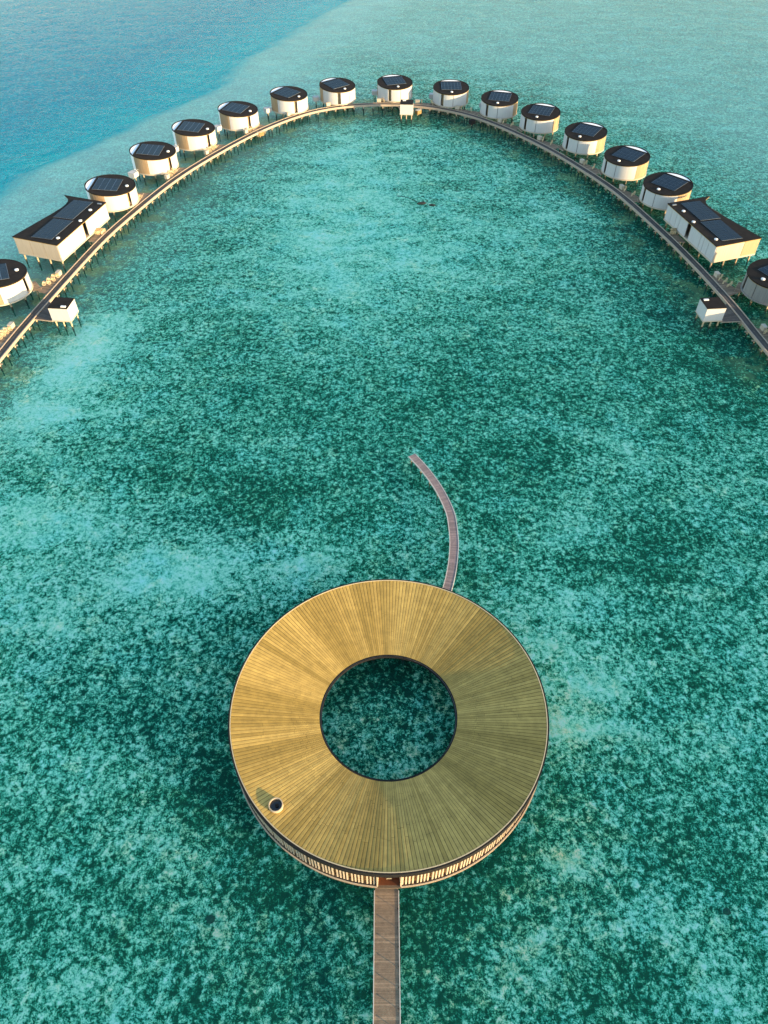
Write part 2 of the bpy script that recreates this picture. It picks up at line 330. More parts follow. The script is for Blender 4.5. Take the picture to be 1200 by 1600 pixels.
deepcol = g.mix(g.smooth(rip, .42, .6, 0., .9), deepcol, g.mix(1., deepcol, (.4, .55, .62), 'MULTIPLY'))  # water-surface ripples painted as darker streaks into the deep floor colour
tan_f = g.math('MULTIPLY', g.smooth(g.noise(P1, .16, 4, .65)[0], .48, .60), g.math('MULTIPLY', weedband, .9))
col = g.mix(tan_f, col, g.mix(.5, (.40, .40, .17), g.mix(1., col, (2.2, 1.05, .7), 'MULTIPLY')))
col = g.mix(d1, col, deepcol)
df = N.new('ShaderNodeBsdfDiffuse'); L.new(col, df.inputs[0]); df.inputs['Roughness'].default_value = .5
bp = N.new('ShaderNodeBump'); bp.inputs['Strength'].default_value = .5; bp.inputs['Distance'].default_value = .35
L.new(val, bp.inputs['Height']); L.new(bp.outputs[0], df.inputs['Normal'])
o = N.new('ShaderNodeOutputMaterial'); L.new(df.outputs[0], o.inputs[0]); me.materials.append(m)

# --- water surface
wm = bpy.data.meshes.new('water'); q = 6000
wm.from_pydata([(-q, -q, 0), (q, -q, 0), (q, q, 0), (-q, q, 0)], [], [(0, 1, 2, 3)])
water = bpy.data.objects.new('water', wm); COL.objects.link(water); tag(water, 'clear turquoise lagoon water with small ripples', kind='structure')
m, N, L = nodes_of('lagoon_water'); g = G(N, L)
tc = N.new('ShaderNodeTexCoord'); P0 = tc.outputs['Object']
Pw = g.mapp(g.vadd(P0, g.noise(P0, .25, 2, .5)[1], 1.2), (1, 1.35, 1), R_(-18))
h1 = g.noise(Pw, .75, 3, .55)[0]; h2 = g.noise(Pw, 2.3, 4, .6)[0]; h3 = g.noise(P0, .16, 2, .5)[0]
hh = g.math('MULTIPLY_ADD', h1, 1.0, g.math('MULTIPLY_ADD', h2, .45, g.math('MULTIPLY', h3, 1.6)))
bp = N.new('ShaderNodeBump'); bp.inputs['Strength'].default_value = 1.; bp.inputs['Distance'].default_value = .15
L.new(hh, bp.inputs['Height'])
tr = N.new('ShaderNodeBsdfTransparent'); tr.inputs[0].default_value = (.80, 1.0, .985, 1)
df = N.new('ShaderNodeBsdfDiffuse'); df.inputs[0].default_value = (.03, .42, .32, 1); L.new(bp.outputs[0], df.inputs['Normal'])
gl = N.new('ShaderNodeBsdfGlossy'); gl.inputs['Roughness'].default_value = .12; L.new(bp.outputs[0], gl.inputs['Normal'])
fr = N.new('ShaderNodeFresnel'); fr.inputs[0].default_value = 1.06; L.new(bp.outputs[0], fr.inputs['Normal'])
m1 = N.new('ShaderNodeMixShader'); m1.inputs[0].default_value = .08; L.new(tr.outputs[0], m1.inputs[1]); L.new(df.outputs[0], m1.inputs[2])
m2 = N.new('ShaderNodeMixShader'); L.new(fr.outputs[0], m2.inputs[0]); L.new(m1.outputs[0], m2.inputs[1]); L.new(gl.outputs[0], m2.inputs[2])
o = N.new('ShaderNodeOutputMaterial'); L.new(m2.outputs[0], o.inputs[0]); wm.materials.append(m)

# ------------------------------------------------------------------ piles
def pile(mb, x, y, z1, r=.14, z0=-1.75, wet=.75):
    mb.cyl(x, y, r * .8, z0, -.7, 8, 2); mb.cyl(x, y, r, -.7, wet * .75, 8, 1); mb.cyl(x, y, r, wet * .75, z1, 8, 0)
PM = [M_post, M_wet, M_weed]

# ------------------------------------------------------------------ boardwalk
bw = empty('boardwalk', (0, 0, 0)); tag(bw, 'long arched timber boardwalk on piles linking all the white villas', 'boardwalk')
HW = .68                                        # half width of the deck
Pb, _ = resample(BW, .55)
mb = MB(); strip(mb, Pb, -HW, HW, 1.50, 1.60, 0, .03, True); mb.build('deck', M_deck2, bw, tone=True)
Pc, _ = resample(BW, 1.0)
mb = MB()
for a, b in ((-.58, -.16), (.16, .58)): strip(mb, Pc, a, b, 1.606, 1.618)
for nm_ in ('track',): mb.build('wheel_track', M_track, bw)
for a, b in ((HW, HW + .18), (-HW - .24, -HW)):
    mb = MB(); strip(mb, Pc, a, b, 1.15, 1.72); mb.build('kerb', M_kerb, bw)
mb = MB()
for a, b in ((.35, .5), (-.5, -.35)): strip(mb, Pc, a, b, 1.2, 1.498)
mb.build('bearer', M_post, bw)
ns = int(BS[-1] / 3.15); inner = []
for i in range(ns + 1):
    s = min(BS[-1] - .1, i * 3.15 + 1.0); p, t, n = at_s(s); inner.append((np.hypot(*p), p, n, t))
order = sorted(range(len(inner)), key=lambda i: inner[i][0]); near = set(order[:98])
far_p, far_b, outer = MB(), MB(), MB()
for i, (d, p, n, t) in enumerate(inner):
    q = p - n * (HW + .12); q2 = p + n * (HW - .1); rz = math.atan2(n[1], n[0])
    mp_, mb_ = (MB(), MB()) if i in near else (far_p, far_b)
    pile(mp_, q[0], q[1], 1.015, .16)
    mb_.box((p[0] - n[0] * .12, p[1] - n[1] * .12, 1.08), (2 * HW + 1.25, .28, .12), rz)
    pile(outer, q2[0], q2[1], 1.01, .15)
    if i in near: mp_.build('pile', PM, bw); mb_.build('crossbeam', M_kerb, bw)
tag(far_p.build('pile', PM, bw), kind='stuff'); tag(far_b.build('crossbeam', M_kerb, bw), kind='stuff')
tag(outer.build('pile', PM, bw), 'outer row of piles under the sea side of the deck', kind='stuff')

# ------------------------------------------------------------------ round villa prototype (+X = open terrace side)
VR = 5.85
def make_villa():
    root = empty('round_villa', (0, 0, 0)); SL = math.tan(R_(4.2)); zt = lambda x, y: SL * x
    mb = MB(); mb.sector(0.3, VR + .16, 1.80, 2.08, n=72); mb.build('base', M_cream, root)
    mb = MB(); mb.sector(.3, VR - .22, 2.09, 2.14, n=60); mb.build('floor', M_deck, root)
    mb = MB(); zw = 5.72
    for a0, a1 in ((89, 143), (153, 183.4), (184.6, 238)): mb.sector(VR - .20, VR, 2.083, zw, a0, a1, int((a1 - a0) / 3), 0, zt=zt)
    for a in (88.4, 183.4, 238.): mb.sector(VR - .2, VR - .07, 2.083, zw, a, a + (1.2 if a == 183.4 else .6), 2, 1, zt=zt)
    mb.build('wall', [M_wall, M_dark], root)
    for a0, a1 in ((46, 88.4), (238.6, 314)):
        mb = MB(); n = int((a1 - a0) / 1.5)
        for k in range(n):
            aa = a0 + (a1 - a0) * k / n; mb.sector(VR - .14, VR + random.uniform(-.02, .012), 2.083, zw, aa, aa + (a1 - a0) / n * .9, 1, 0, zt=zt)
        mb.build('timber_screen', M_screen, root)
    mb = MB(); mb.sector(VR - .16, VR, 2.083, zw, -46, 46, 30, 0, zt=zt); mb.build('terrace_wall', M_shell, root)
    mb = MB(); a = R_(148); mb.sector(VR - 1.0, VR - .8, 2.15, zw - .1, 142, 154, 3, 0, zt=zt)
    door = mb.build('door', M_screen, root)
    mb = MB(); mb.box(((VR - .77) * math.cos(R_(150)), (VR - .77) * math.sin(R_(150)), 3.2), (.05, .05, .5), R_(150)); mb.build('handle', M_dark, door)
    mb = MB(); mb.prism([((VR - .2) * math.cos(R_(k)), (VR - .2) * math.sin(R_(k))) for k in range(-43, 44, 2)], 5.9, 5.97, 0, zt); mb.build('terrace_canopy', M_shell, root)
    XC = 3.98; ac = math.degrees(math.acos(XC / (VR - .05)))
    poly = [((VR - .05) * math.cos(R_(ac + (360 - 2 * ac) * i / 60)), (VR - .05) * math.sin(R_(ac + (360 - 2 * ac) * i / 60))) for i in range(61)]
    mb = MB(); mb.prism(poly, 5.86, 6.03, 0, zt); rf = mb.build('roof', M_roof, root)
    mb = MB(); mb.sector(VR - .02, VR + .10, 5.82, 6.08, n=90, zb=zt, zt=zt); mb.sector(VR - .02, VR + .05, 5.73, 5.815, n=90, mi=1, zb=zt, zt=zt)
    mb.build('rim', [M_roof, M_goldtrim], root)
    hc = math.sqrt((VR - .1) ** 2 - XC ** 2) - .05
    mb = MB(); mb.box((XC + .05, 0, 6.08 + SL * XC), (.22, 2 * hc, .22)); mb.box((XC + .19, 0, 6.06 + SL * XC), (.06, 2 * hc, .14), 0, 1)
    mb.build('roof_edge', [M_dark, M_white], root)
    mb = MB(); mb.box((XC - .1, 0, 4.1), (.06, 2 * hc, 3.9)); mb.build('glass_wall', M_glass, root)
    for k in range(4):
        x0 = -2.35 + k * 1.48; ln = 6.5; mb = MB(); mf = MB(); z = 6.16
        cnt = 6
        for j in range(cnt):
            y0 = -ln / 2 + j * ln / cnt
            x1 = x0 + 1.34; y1 = y0 + ln / cnt - .07
            mb.prism([(x0, y0), (x1, y0), (x1, y1), (x0, y1)], z, z + .03, 0, zt)
        mf.prism([(x0 - .045, -ln / 2 - .05), (x0 + 1.42, -ln / 2 - .05), (x0 + 1.42, ln / 2), (x0 - .045, ln / 2)], z - .05, z - .004, 0, zt)
        pv = mb.build('solar_panel', M_pv, root); mf.build('frame', M_pvframe, pv)
    mb = MB(); xs = -4.05; mb.cyl(xs, .05, .42, 6.03 + SL * xs, 6.22 + SL * xs, 20); mb.cyl(xs, .05, .37, 6.22 + SL * xs, 6.32 + SL * xs, 20, 0, .22)
    mb.build('skylight', M_white, root)
    for k in range(9):
        a = R_(20 + k * 40); mb = MB(); pile(mb, 4.9 * math.cos(a), 4.9 * math.sin(a), 1.8, .17); mb.build('pile', PM, root)
    mb = MB(); a = R_(52); ca, sa = math.cos(a), math.sin(a)
    mb.box((7.35 * ca, 7.35 * sa, 2.0), (1.9, 1.9, 1.15), a + .3); mb.box((7.35 * ca, 7.35 * sa, 2.6), (2.0, 2.0, .08), a + .3)
    pod = mb.build('side_pod', M_wall, root)
    mb = MB()
    for e in (-.6, .6): pile(mb, 7.35 * ca - e * sa, 7.35 * sa + e * ca, 1.42, .12)
    mb.build('pile', PM, pod)
    mb = MB(); mb.box((6.15 * ca, 6.15 * sa, 2.0), (1.0, .9, .1), a)
    for e in (-.4, .4): mb.tube((5.8 * ca - e * sa, 5.8 * sa + e * ca, 2.9), (6.5 * ca - e * sa, 6.5 * sa + e * ca, 2.9), .04); mb.tube((6.4 * ca - e * sa, 6.4 * sa + e * ca, 2.05), (6.4 * ca - e * sa, 6.4 * sa + e * ca, 2.9), .04)
    mb.build('pod_bridge', M_white, root)
    return root
ordn = ['first', 'second', 'third', 'fourth', 'fifth', 'sixth', 'seventh']
VIL = [  # x, y, radius, terrace direction, landing point on the boardwalk, which one, further words
    (-69.15, 186.9, 6.05, 180, (-59.5, 190.5), 'next up from the left rectangular villa', ''),
    (-63.08, 208.8, 6.05, 178, (-54.87, 207.0), 'second up from the left rectangular villa', ''),
    (-54.94, 225.4, 6.0, 173, (-46.5, 223.0), 'third up from the left rectangular villa', ''),
    (-44.13, 240.3, 5.87, 162, (-36.5, 238.0), 'fourth up from the left rectangular villa', ''),
    (-29.96, 253.7, 5.77, 148, (-23.06, 250.97), 'fifth up from the left rectangular villa', ''),
    (-15.02, 261.7, 5.7, 130, (-10.53, 257.0), 'just left of the topmost round villa', ''),
    (3.53, 264.5, 5.68, 105, (5.5, 257.5), 'topmost in the photo', ', behind the square hut'),
    (21.48, 259.6, 5.68, 90, (17.5, 254.8), 'just right of the topmost round villa', ''),
    (35.96, 249.7, 5.69, 75, (28.5, 247.9), 'fifth up from the right rectangular villa', ''),
    (46.97, 237.9, 5.75, 66, (39.5, 236.8), 'fourth up from the right rectangular villa', ''),
    (57.62, 222.5, 5.87, 56, (49.0, 222.0), 'third up from the right rectangular villa', ''),
    (65.53, 205.3, 5.92, 47, (57.0, 205.0), 'second up from the right rectangular villa', ''),
    (71.93, 187.7, 5.99, 43, (63.3, 187.5), 'next up from the right rectangular villa', ''),
    (-82.57, 143.4, 6.2, 205, (-72.0, 143.5), 'cut off by the left photo edge', ''),
    (83.7, 143.1, 6.2, 25, (73.6, 142.5), 'cut off by the right photo edge', ', its wall in shade')]
proto = make_villa()
def villa_word(i): return VIL[i][5]
for i, (x, y, r, d, lp, lab, more) in enumerate(VIL):
    o = proto if i == 0 else copy_tree(proto)
    o.location = (x, y, 0); o.rotation_euler.z = R_(d); k = r / VR; o.scale = (k, k, 1)
    tag(o, 'round white villa ' + lab + more, 'villa', 'round villas along the boardwalk')

# ------------------------------------------------------------------ bicycles and storage cabinets on the landings
def make_bike():
    root = empty('bicycle', (0, 0, 0))
    for x in (-.55, .55):
        mb = MB(); n = 14
        for i in range(n):
            a, b = 2 * PI * i / n, 2 * PI * (i + 1) / n
            mb.tube((x + .36 * math.cos(a), 0, .37 + .36 * math.sin(a)), (x + .36 * math.cos(b), 0, .37 + .36 * math.sin(b)), .045, 5)
        for i in range(6):
            a = PI * i / 6; mb.tube((x - .34 * math.cos(a), 0, .37 - .34 * math.sin(a)), (x + .34 * math.cos(a), 0, .37 + .34 * math.sin(a)), .01, 4)
        mb.build('wheel', M_bike, root)
    mb = MB()
    for p, q in (((-.55, 0, .37), (-.1, 0, .35)), ((-.1, 0, .35), (-.25, 0, .85)), ((-.55, 0, .37), (-.22, 0, .75)), ((-.1, 0, .35), (.38, 0, .8)), ((-.22, 0, .75), (.38, 0, .85)), ((.55, 0, .37), (.36, 0, .98))): mb.tube(p, q, .035, 5)
    mb.build('frame', M_bike, root)
    mb = MB(); mb.tube((.36, -.3, 1.0), (.36, .3, 1.0), .03, 5); mb.tube((.36, .3, 1.0), (.2, .32, 1.0), .03, 5); mb.tube((.36, -.3, 1.0), (.2, -.32, 1.0), .03, 5); mb.build('handlebar', M_tyre, root)
    mb = MB(); mb.prism([(-.4, -.1), (-.12, -.03), (-.12, .03), (-.4, .1)], .86, .93); mb.build('saddle', M_tyre, root)
    mb = MB(); mb.box((.56, 0, .85), (.28, .36, .24)); mb.build('basket', M_bike, root)
    return root
def make_cabinet():
    root = empty('storage_cabinet', (0, 0, 0))
    mb = MB(); mb.box((0, 0, .45), (1.3, .8, .9)); b = mb.build('body', M_cream, root, .03)
    mb = MB(); mb.prism([(-.7, -.45), (.7, -.45), (.7, .45), (-.7, .45)], .903, .97); mb.build('lid', M_cream, root)
    for x in (-.38, .38):
        mb = MB(); mb.box((x * .85, .415, .45), (.58, .03, .75)); d = mb.build('door', M_cream, root)
        mb = MB(); mb.box((x * .3, .445, .5), (.04, .03, .2)); mb.build('handle', M_dark, d)
    return root
bikes = [None]; cabs = [None]
def place_bike(x, y, rz, label, z=1.62):
    o = bikes[0] if bikes[0] and not bikes.count('used') else (copy_tree(bikes[0]) if bikes[0] else make_bike())
    if bikes[0] is None: bikes[0] = o; bikes.append('used')
    o.location = (x, y, z); o.rotation_euler.z = rz
    tag(o, label, 'bicycle', 'bicycles parked on the boardwalk landings')
def place_cab(x, y, rz, label, z=1.62):
    if cabs[0] is None: cabs[0] = o = make_cabinet()
    else: o = copy_tree(cabs[0])
    o.location = (x, y, z); o.rotation_euler.z = rz
    tag(o, label, 'cabinet', 'storage cabinets on the boardwalk landings')

def boards(poly_fn, n, z0, z1, mb):
    """n boards laid across between two edge functions poly_fn(t)->(a,b)"""
    for i in range(n):
        (a0, b0), (a1, b1) = poly_fn((i + .04) / n), poly_fn((i + .96) / n)
        mb.prism([tuple(a0), tuple(b0), tuple(b1), tuple(a1)], z0, z1, tone=random.random())
def landing(sl, sgn, door, words, nb, width=3.2, cab=True):
    """triangular landing on the sea side of the boardwalk from arc length sl towards sgn, plus a bridge to the door"""
    Lg = 8.5
    def fn(t):
        p, tt, n = at_s(sl - sgn * (-1.1 + Lg * t)); e = HW + .185
        wd = .25 + (width - .25) * min(1, t / .13) if t < .13 else width + (1.35 - width) * (t - .13) / .87
        return p + n * e, p + n * (e + wd)
    mb = MB(); boards(fn, 34, 1.50, 1.60, mb); mb.build('landing_deck', M_deck, bw, tone=True)
    mb = MB()
    for k in range(1, 12):
        a = fn(.08 + .92 * (k - 1) / 11)[1]; b = fn(.08 + .92 * k / 11)[1]; mb.tube((*a, 1.5), (*b, 1.5), .11, 4)
    mb.build('landing_edge', M_kerb, bw)
    for t in (.14, .5, .95):
        q = fn(t)[1]; mb = MB(); pile(mb, q[0], q[1], 1.5, .13); mb.build('landing_pile', PM, bw)
    # bridge
    if door is not None:
        st = fn(.14)[1] * .9 + fn(.14)[0] * .1; d = np.array(door) - st; Ln = np.linalg.norm(d); d /= Ln; nn = np.array([-d[1], d[0]]) * .85
        f2 = lambda t: (st + d * (Ln * t) - nn, st + d * (Ln * t) + nn)
        mb = MB(); boards(f2, max(4, int(Ln / .25)), 1.66, 1.74, mb); mb.build('bridge_deck', M_deck, bw, tone=True)
        mb = MB()
        for e in (-1, 1):
            a = st + nn * e; b = st + d * Ln + nn * e; mb.tube((*a, 1.62), (*b, 1.62), .1, 4)
        mb.build('bridge_edge', M_kerb, bw)
    for k in range(nb):
        t = .42 + .36 * k / max(1, nb - 1) if nb > 1 else .6
        a, b = fn(t); c = b * .72 + a * .28; p, tt, n = at_s(sl - sgn * (-1.1 + Lg * t))
        place_bike(c[0], c[1], math.atan2(n[1], n[0]) + random.uniform(-.25, .25) + .5, f'{ordn[k]} bicycle from the bridge at round villa {words}')
    if cab:
        a, b = fn(.93); c = b * .55 + a * .45; p, tt, n = at_s(sl - sgn * (-1.1 + Lg * .93))
        place_cab(c[0] + n[0] * .3, c[1] + n[1] * .3, math.atan2(tt[1], tt[0]), f'cream cabinet on the landing of round villa {words}')
for i, (x, y, r, d, lp, lab, more) in enumerate(VIL):
    a = R_(d + 148); k = r / VR
    door = (x + (r + .0) * math.cos(a), y + (r + .0) * math.sin(a)); sgn = 1
    if i == 13: sgn = -1; door = (-77.6, 147.2)
    if i == 14: door = (78.9, 147.0)
    landing(s_near(*lp), sgn, door, villa_word(i), 2 if 4 < i < 13 else 3)
landing(s_near(-75.3, 122.5), -1, None, 'out of the picture below the left edge', 4)
landing(s_near(76.6, 122.0), 1, None, 'out of the picture below the right edge', 2)

# ------------------------------------------------------------------ rectangular villas (mirror pair)
def rect_villa(sx, C, ang, label):
    """local x runs along the boardwalk side, local y (times sx) away from it"""
    root = empty('rectangular_villa', (*C, 0), ang); tag(root, label, 'villa', 'rectangular villas on the two arms of the boardwalk')
    P = lambda pts: [(x, y * sx) for x, y in pts]
    RP = [(0, 0), (22.2, 0), (23.3, 12.0), (21.8, 10.1), (20.2, 9.2), (18.6, 8.9), (17, 8.9), (14.4, 9.3), (1.1, 12.1)]
    mb = MB(); mb.prism(P(RP), 5.88, 6.05); mb.build('roof', M_roof, root)
    cx, cy = 10.5, 5.5; ins = lambda k: [(cx + (x - cx) * k, cy + (y - cy) * k) for x, y in RP]
    mb = MB(); mb.prism(P(ins(.996)), 5.76, 5.876); mb.build('roof_trim', M_goldtrim, root)
    BPoly = [(.05, .05), (22.1, .05), (22.8, 8.6), (14.2, 8.9), (1.1, 11.9)]
    mb = MB(); mb.prism(P(BPoly), 1.95, 2.3); mb.build('base', M_cream, root)
    def wall(name, p, q, segs, th=.18, z0=2.303, z1=5.755, mt=None):
        p, q = np.array(p, float), np.array(q, float); d = (q - p); Ln = np.linalg.norm(d); d /= Ln
        ma = MB(); nn = np.array([-d[1], d[0]])
        for a, b, mi in segs:
            a, b = a * Ln, b * Ln; c = p + d * (a + b) / 2 + nn * th / 2
            ma.box((c[0], c[1] * sx, (z0 + z1) / 2), (b - a - .1, th, z1 - z0), math.atan2(d[1] * sx, d[0]), mi)
        c = p + d * Ln / 2 + nn * (th + .04)
        ma.box((c[0], c[1] * sx, (z0 + z1) / 2), (Ln - .4, .05, z1 - z0 - .02), math.atan2(d[1] * sx, d[0]), 2)
        return ma.build(name, mt or [M_wall, M_screen, M_dark, M_sun], root)
    wall('front_wall', (.15, .12), (10.9, .12), [(0, .27, 0), (.27, .45, 0), (.45, .58, 0), (.58, 1, 0)])
    wall('front_wall', (12.4, .12), (22.0, .12), [(0, .35, 0), (.35, .52, 0), (.52, .75, 0), (.75, 1, 0)])
    mb = MB(); mb.box((11.65, 1.2 * sx, 4.0), (1.5, .08, 3.4)); dr = mb.build('door', M_screen, root)
    mb = MB(); mb.box((12.1, 1.12 * sx, 3.4), (.06, .08, .5)); mb.build('handle', M_dark, dr)
    wall('end_wall', (1.15, 11.9), (.12, .3), [(0, .36, 1), (.36, 1, 3)] if sx < 0 else [(0, .36, 3), (.36, .67, 3), (.67, 1, 3)])
    wall('end_wall', (22.05, .3), (22.8, 8.5), [(0, .5, 0), (.5, 1, 1)])
    wall('sea_wall', (22.7, 8.6), (1.3, 11.9), [(0, .3, 0), (.3, .6, 1), (.6, 1, 0)])
    for x, y in ((17.3, 1.5), (11.75, .95), (2.9, 1.5)):
        mb = MB(); mb.cyl(x, y * sx, .42, 6.05, 6.22, 20); mb.cyl(x, y * sx, .37, 6.22, 6.32, 20, 0, .2); mb.build('skylight', M_white, root)
    for x0, x1, yo in ((1.9, 11.2, 0.0), (11.9, 21.2, .5)):
        for k in range(3):
            y0 = 2.5 + yo + k * 1.72; n = 9
            mb = MB()
            for j in range(n):
                a = x0 + (x1 - x0) * j / n; b = a + (x1 - x0) / n - .06; mb.prism(P([(a, y0), (b, y0), (b, y0 + 1.6), (a, y0 + 1.6)]), 6.18, 6.21)
            pv = mb.build('solar_panel', M_pv, root)
            mb = MB(); mb.prism(P([(x0 - .05, y0 - .06), (x1, y0 - .06), (x1, y0 + 1.64), (x0 - .05, y0 + 1.64)]), 6.13, 6.176); mb.build('frame', M_pvframe, pv)
    mb = MB(); mb.box((20.8, 1.0 * sx, 6.15), (.35, 1.0, .2)); mb.build('roof_vent', M_pvframe, root)
    for x, y in ((.7, .7), (.9, 4), (1.1, 7.4), (1.5, 11), (6, .8), (6, 9.5), (11.5, 1.6), (11.5, 8.5), (16, .8), (16, 7.8), (21.5, .8), (22, 7.6), (6, 5), (16, 4.5)):
        mb = MB(); pile(mb, x, y * sx, 1.95, .18); mb.build('pile', PM, root)
    return root
rl = rect_villa(1, (-73.04, 155.58), R_(75.9), 'long rectangular white villa with pointed dark roof on the left arm of the boardwalk')
rr = rect_villa(-1, (74.2, 155.0), R_(103.9), 'long rectangular villa with pointed dark roof and golden end wall on the right arm')
for sg, wd in ((-1, 'left'), (1, 'right')):
    a, b, c, d = ((-70.5, 166.6), (-69.3, 170.8), (-66.9, 170.6), (-68.4, 165.8)) if sg < 0 else ((71.6, 166.0), (70.3, 171.0), (68.4, 170.6), (69.6, 166.0))
    a, b, c, d = map(np.array, (a, b, c, d)); fn = lambda t: (a + (b - a) * t, d + (c - d) * t)
    mb = MB()
    boards(fn, 26, 1.48, 1.585, mb); mb.build('landing_deck', M_deck, bw, tone=True)
    mb = MB(); mb.tube((*a, 1.45), (*d, 1.45), .12, 4); mb.tube((*b, 1.45), (*c, 1.45), .12, 4); mb.build('landing_edge', M_kerb, bw)
    for q in (a * .8 + d * .2, a * .45 + d * .55, b * .5 + c * .5): 
        mb = MB(); pile(mb, q[0], q[1], 1.48, .13); mb.build('landing_pile', PM, bw)
    for k in range(7):
        q = b + (c - b) * (.06 + .12 * k) + (a - b) * .14
        place_bike(q[0], q[1], R_(80) + random.uniform(-.4, .4), f'{ordn[k]} bicycle from the wall on the landing of the {wd} rectangular villa', 1.60)

# ------------------------------------------------------------------ square huts
def hut(x, y, deg, zt, label, vent):
    root = empty('square_hut', (x, y, 0), R_(deg)); tag(root, label, 'hut', 'square huts beside the boardwalk')
    mb = MB(); h = 2.0; mb.box((0, 0, 1.98), (2 * h + .12, 2 * h + .12, .22)); mb.build('base', M_cream, root)
    mb = MB()
    for k in range(4):
        a = k * PI / 2; mb.box((math.cos(a) * (h - .1), math.sin(a) * (h - .1), (2.095 + zt - .2) / 2), (.18, 2 * h - .42 if k % 2 == 0 else 2 * h - .04, zt - .2 - 2.095), a)
    mb.build('wall', M_wall, root)
    mb = MB(); mb.box((0, 0, zt - .05), (2 * h + .06, 2 * h + .06, .14)); mb.build('roof', M_roof, root)
    mb = MB(); mb.box((0, 0, zt - .155), (2 * h + .02, 2 * h + .02, .06)); mb.build('roof_trim', M_cream, root)
    mb = MB(); mb.box((vent[0], vent[1], zt + .12), (1.0, .45, .2)); mb.build('roof_vent', M_white, root)
    for a, b in ((-1.6, -1.6), (1.6, -1.6), (1.6, 1.6), (-1.6, 1.6), (0, -1.6)):
        mb = MB(); pile(mb, a, b, 1.87, .16); mb.build('pile', PM, root)
    mb = MB(); mb.box((0, h + .03, 3.1), (1.0, .06, 2.0)); dr = mb.build('door', M_screen, root)
    mb = MB(); mb.box((.38, h + .09, 3.1), (.04, .05, .25)); mb.build('handle', M_dark, dr)
hut(-65.9, 133.4, -5, 5.0, 'small square white hut on piles inside the left arm of the boardwalk', (1.1, -1.5))
hut(67.2, 133.4, 5, 5.0, 'small square hut, half in shadow, inside the right arm of the boardwalk', (-1.1, 1.1))
hut(7.1, 249.2, -4, 5.0, 'small square hut at the very top of the boardwalk arch, before the topmost villa', (-.8, .9))
for pts in ([(-71.35, 139.5), (-72.4, 133.0), (-68.2, 132.2), (-67.9, 135.6)], [(72.8, 138.8), (73.6, 132.2), (69.4, 131.9), (69.1, 135.8)], [(4.6, 256.0), (9.2, 255.2), (8.9, 251.2), (5.4, 251.2)]):
    a, b, c, d = [np.array(p) for p in pts]; fn = lambda t: (a + (b - a) * t, d + (c - d) * t)
    mb = MB(); boards(fn, 22, 1.48, 1.585, mb); mb.build('landing_deck', M_deck2, bw, tone=True)
    mb = MB(); mb.tube((*b, 1.42), (*c, 1.42), .14, 4); mb.tube((*a, 1.42), (*d, 1.42), .14, 4); mb.build('landing_edge', M_kerb, bw)
for x, y, off, lab in ((-37.2, 234.6, 0, 'golden utility housing slung under the deck on the upper left bend'), (27.3, 243.9, 0, 'dark utility housing slung under the deck on the upper right bend'), (10.9, 252.6, 0, 'golden utility housing beside the square hut at the top of the arch')):
    root = empty('utility_housing', (x, y, .0), R_(40)); tag(root, lab, 'utility box', 'utility housings by the boardwalk')
    mb = MB(); mb.box((0, 0, 1.0), (1.7, 1.3, 1.1)); mb.build('body', M_box if x != 27.3 else M_dark, root, .04)
    mb = MB(); mb.box((0, 0, 1.58), (1.8, 1.4, .05)); mb.build('lid', M_cream if x != 27.3 else M_roof, root)
    for a, b in ((-.6, -.4), (.6, .4)):
        mb = MB(); pile(mb, a, b, .44, .12, wet=.2); mb.build('pile', PM, root)

# ------------------------------------------------------------------ ring pavilion
RC = (.54, 42.8); ring = empty('ring_pavilion', (*RC, 0)); tag(ring, 'huge ring-shaped pavilion with golden ribbed roof around an open round lagoon court', 'pavilion')
RO, RI, ZO, ZI = 18.78, 8.22, 6.03, 3.80
mb = MB(); vs = []
mb.sector(RI, RO, ZO - .16, ZO - .06, n=180, zb=lambda x, y: (math.hypot(x, y) - RO) * (ZO - ZI) / (RO - RI), zt=lambda x, y: (math.hypot(x, y) - RO) * (ZO - ZI) / (RO - RI))
mb.build('roof_underlay', M_under, ring)
NB = 250; mb = MB()
tone = np.clip(.5 + .22 * np.sin(np.arange(NB) * 2 * PI / NB * 5 + 1) + .2 * np.sin(np.arange(NB) * 2 * PI / NB * 13 + 2) + rng.normal(0, .2, NB), 0, 1)
for st, ln, dv in ((118, 4, -.5), (128, 3, -.4), (103, 3, -.35), (137, 5, -.4), (160, 4, -.25), (88, 3, -.3), (70, 4, -.2)): tone[st:st + ln] += dv
tone = np.clip(tone, 0, 1)
for i in range(NB):
    a0 = 2 * PI * (i + .06) / NB; a1 = 2 * PI * (i + .94) / NB; am = (a0 + a1) / 2; tl = random.uniform(-.010, .010)
    rs = [RI + .12, 10.8 + random.uniform(-1, 1), 14.6 + random.uniform(-1.2, 1.2), RO - .14]
    for k in range(3):
        ra, rb = rs[k] + .012, rs[k + 1] - .012; vs = []
        zj = random.uniform(-.004, .004)
        for r in (ra, rb):
            z = ZO + (r - RO) * (ZO - ZI) / (RO - RI) + zj; w_ = r / RO
            vs += [(r * math.cos(a0), r * math.sin(a0), z - .058), (r * math.cos(a1), r * math.sin(a1), z - .058),
                   (r * math.cos(a1), r * math.sin(a1), z - tl * .6), (r * math.cos(am), r * math.sin(am), z + .007 * w_), (r * math.cos(a0), r * math.sin(a0), z + tl * .6)]
        fs = [(0, 5, 6, 1), (1, 6, 7, 2), (2, 7, 8, 3), (3, 8, 9, 4), (4, 9, 5, 0), (0, 1, 2, 3, 4), (9, 8, 7, 6, 5)]
        mb.add(vs, fs, 0, float(np.clip(tone[i] + random.uniform(-.12, .12), 0, 1)))
mb.build('roof', M_spa, ring, tone=True)
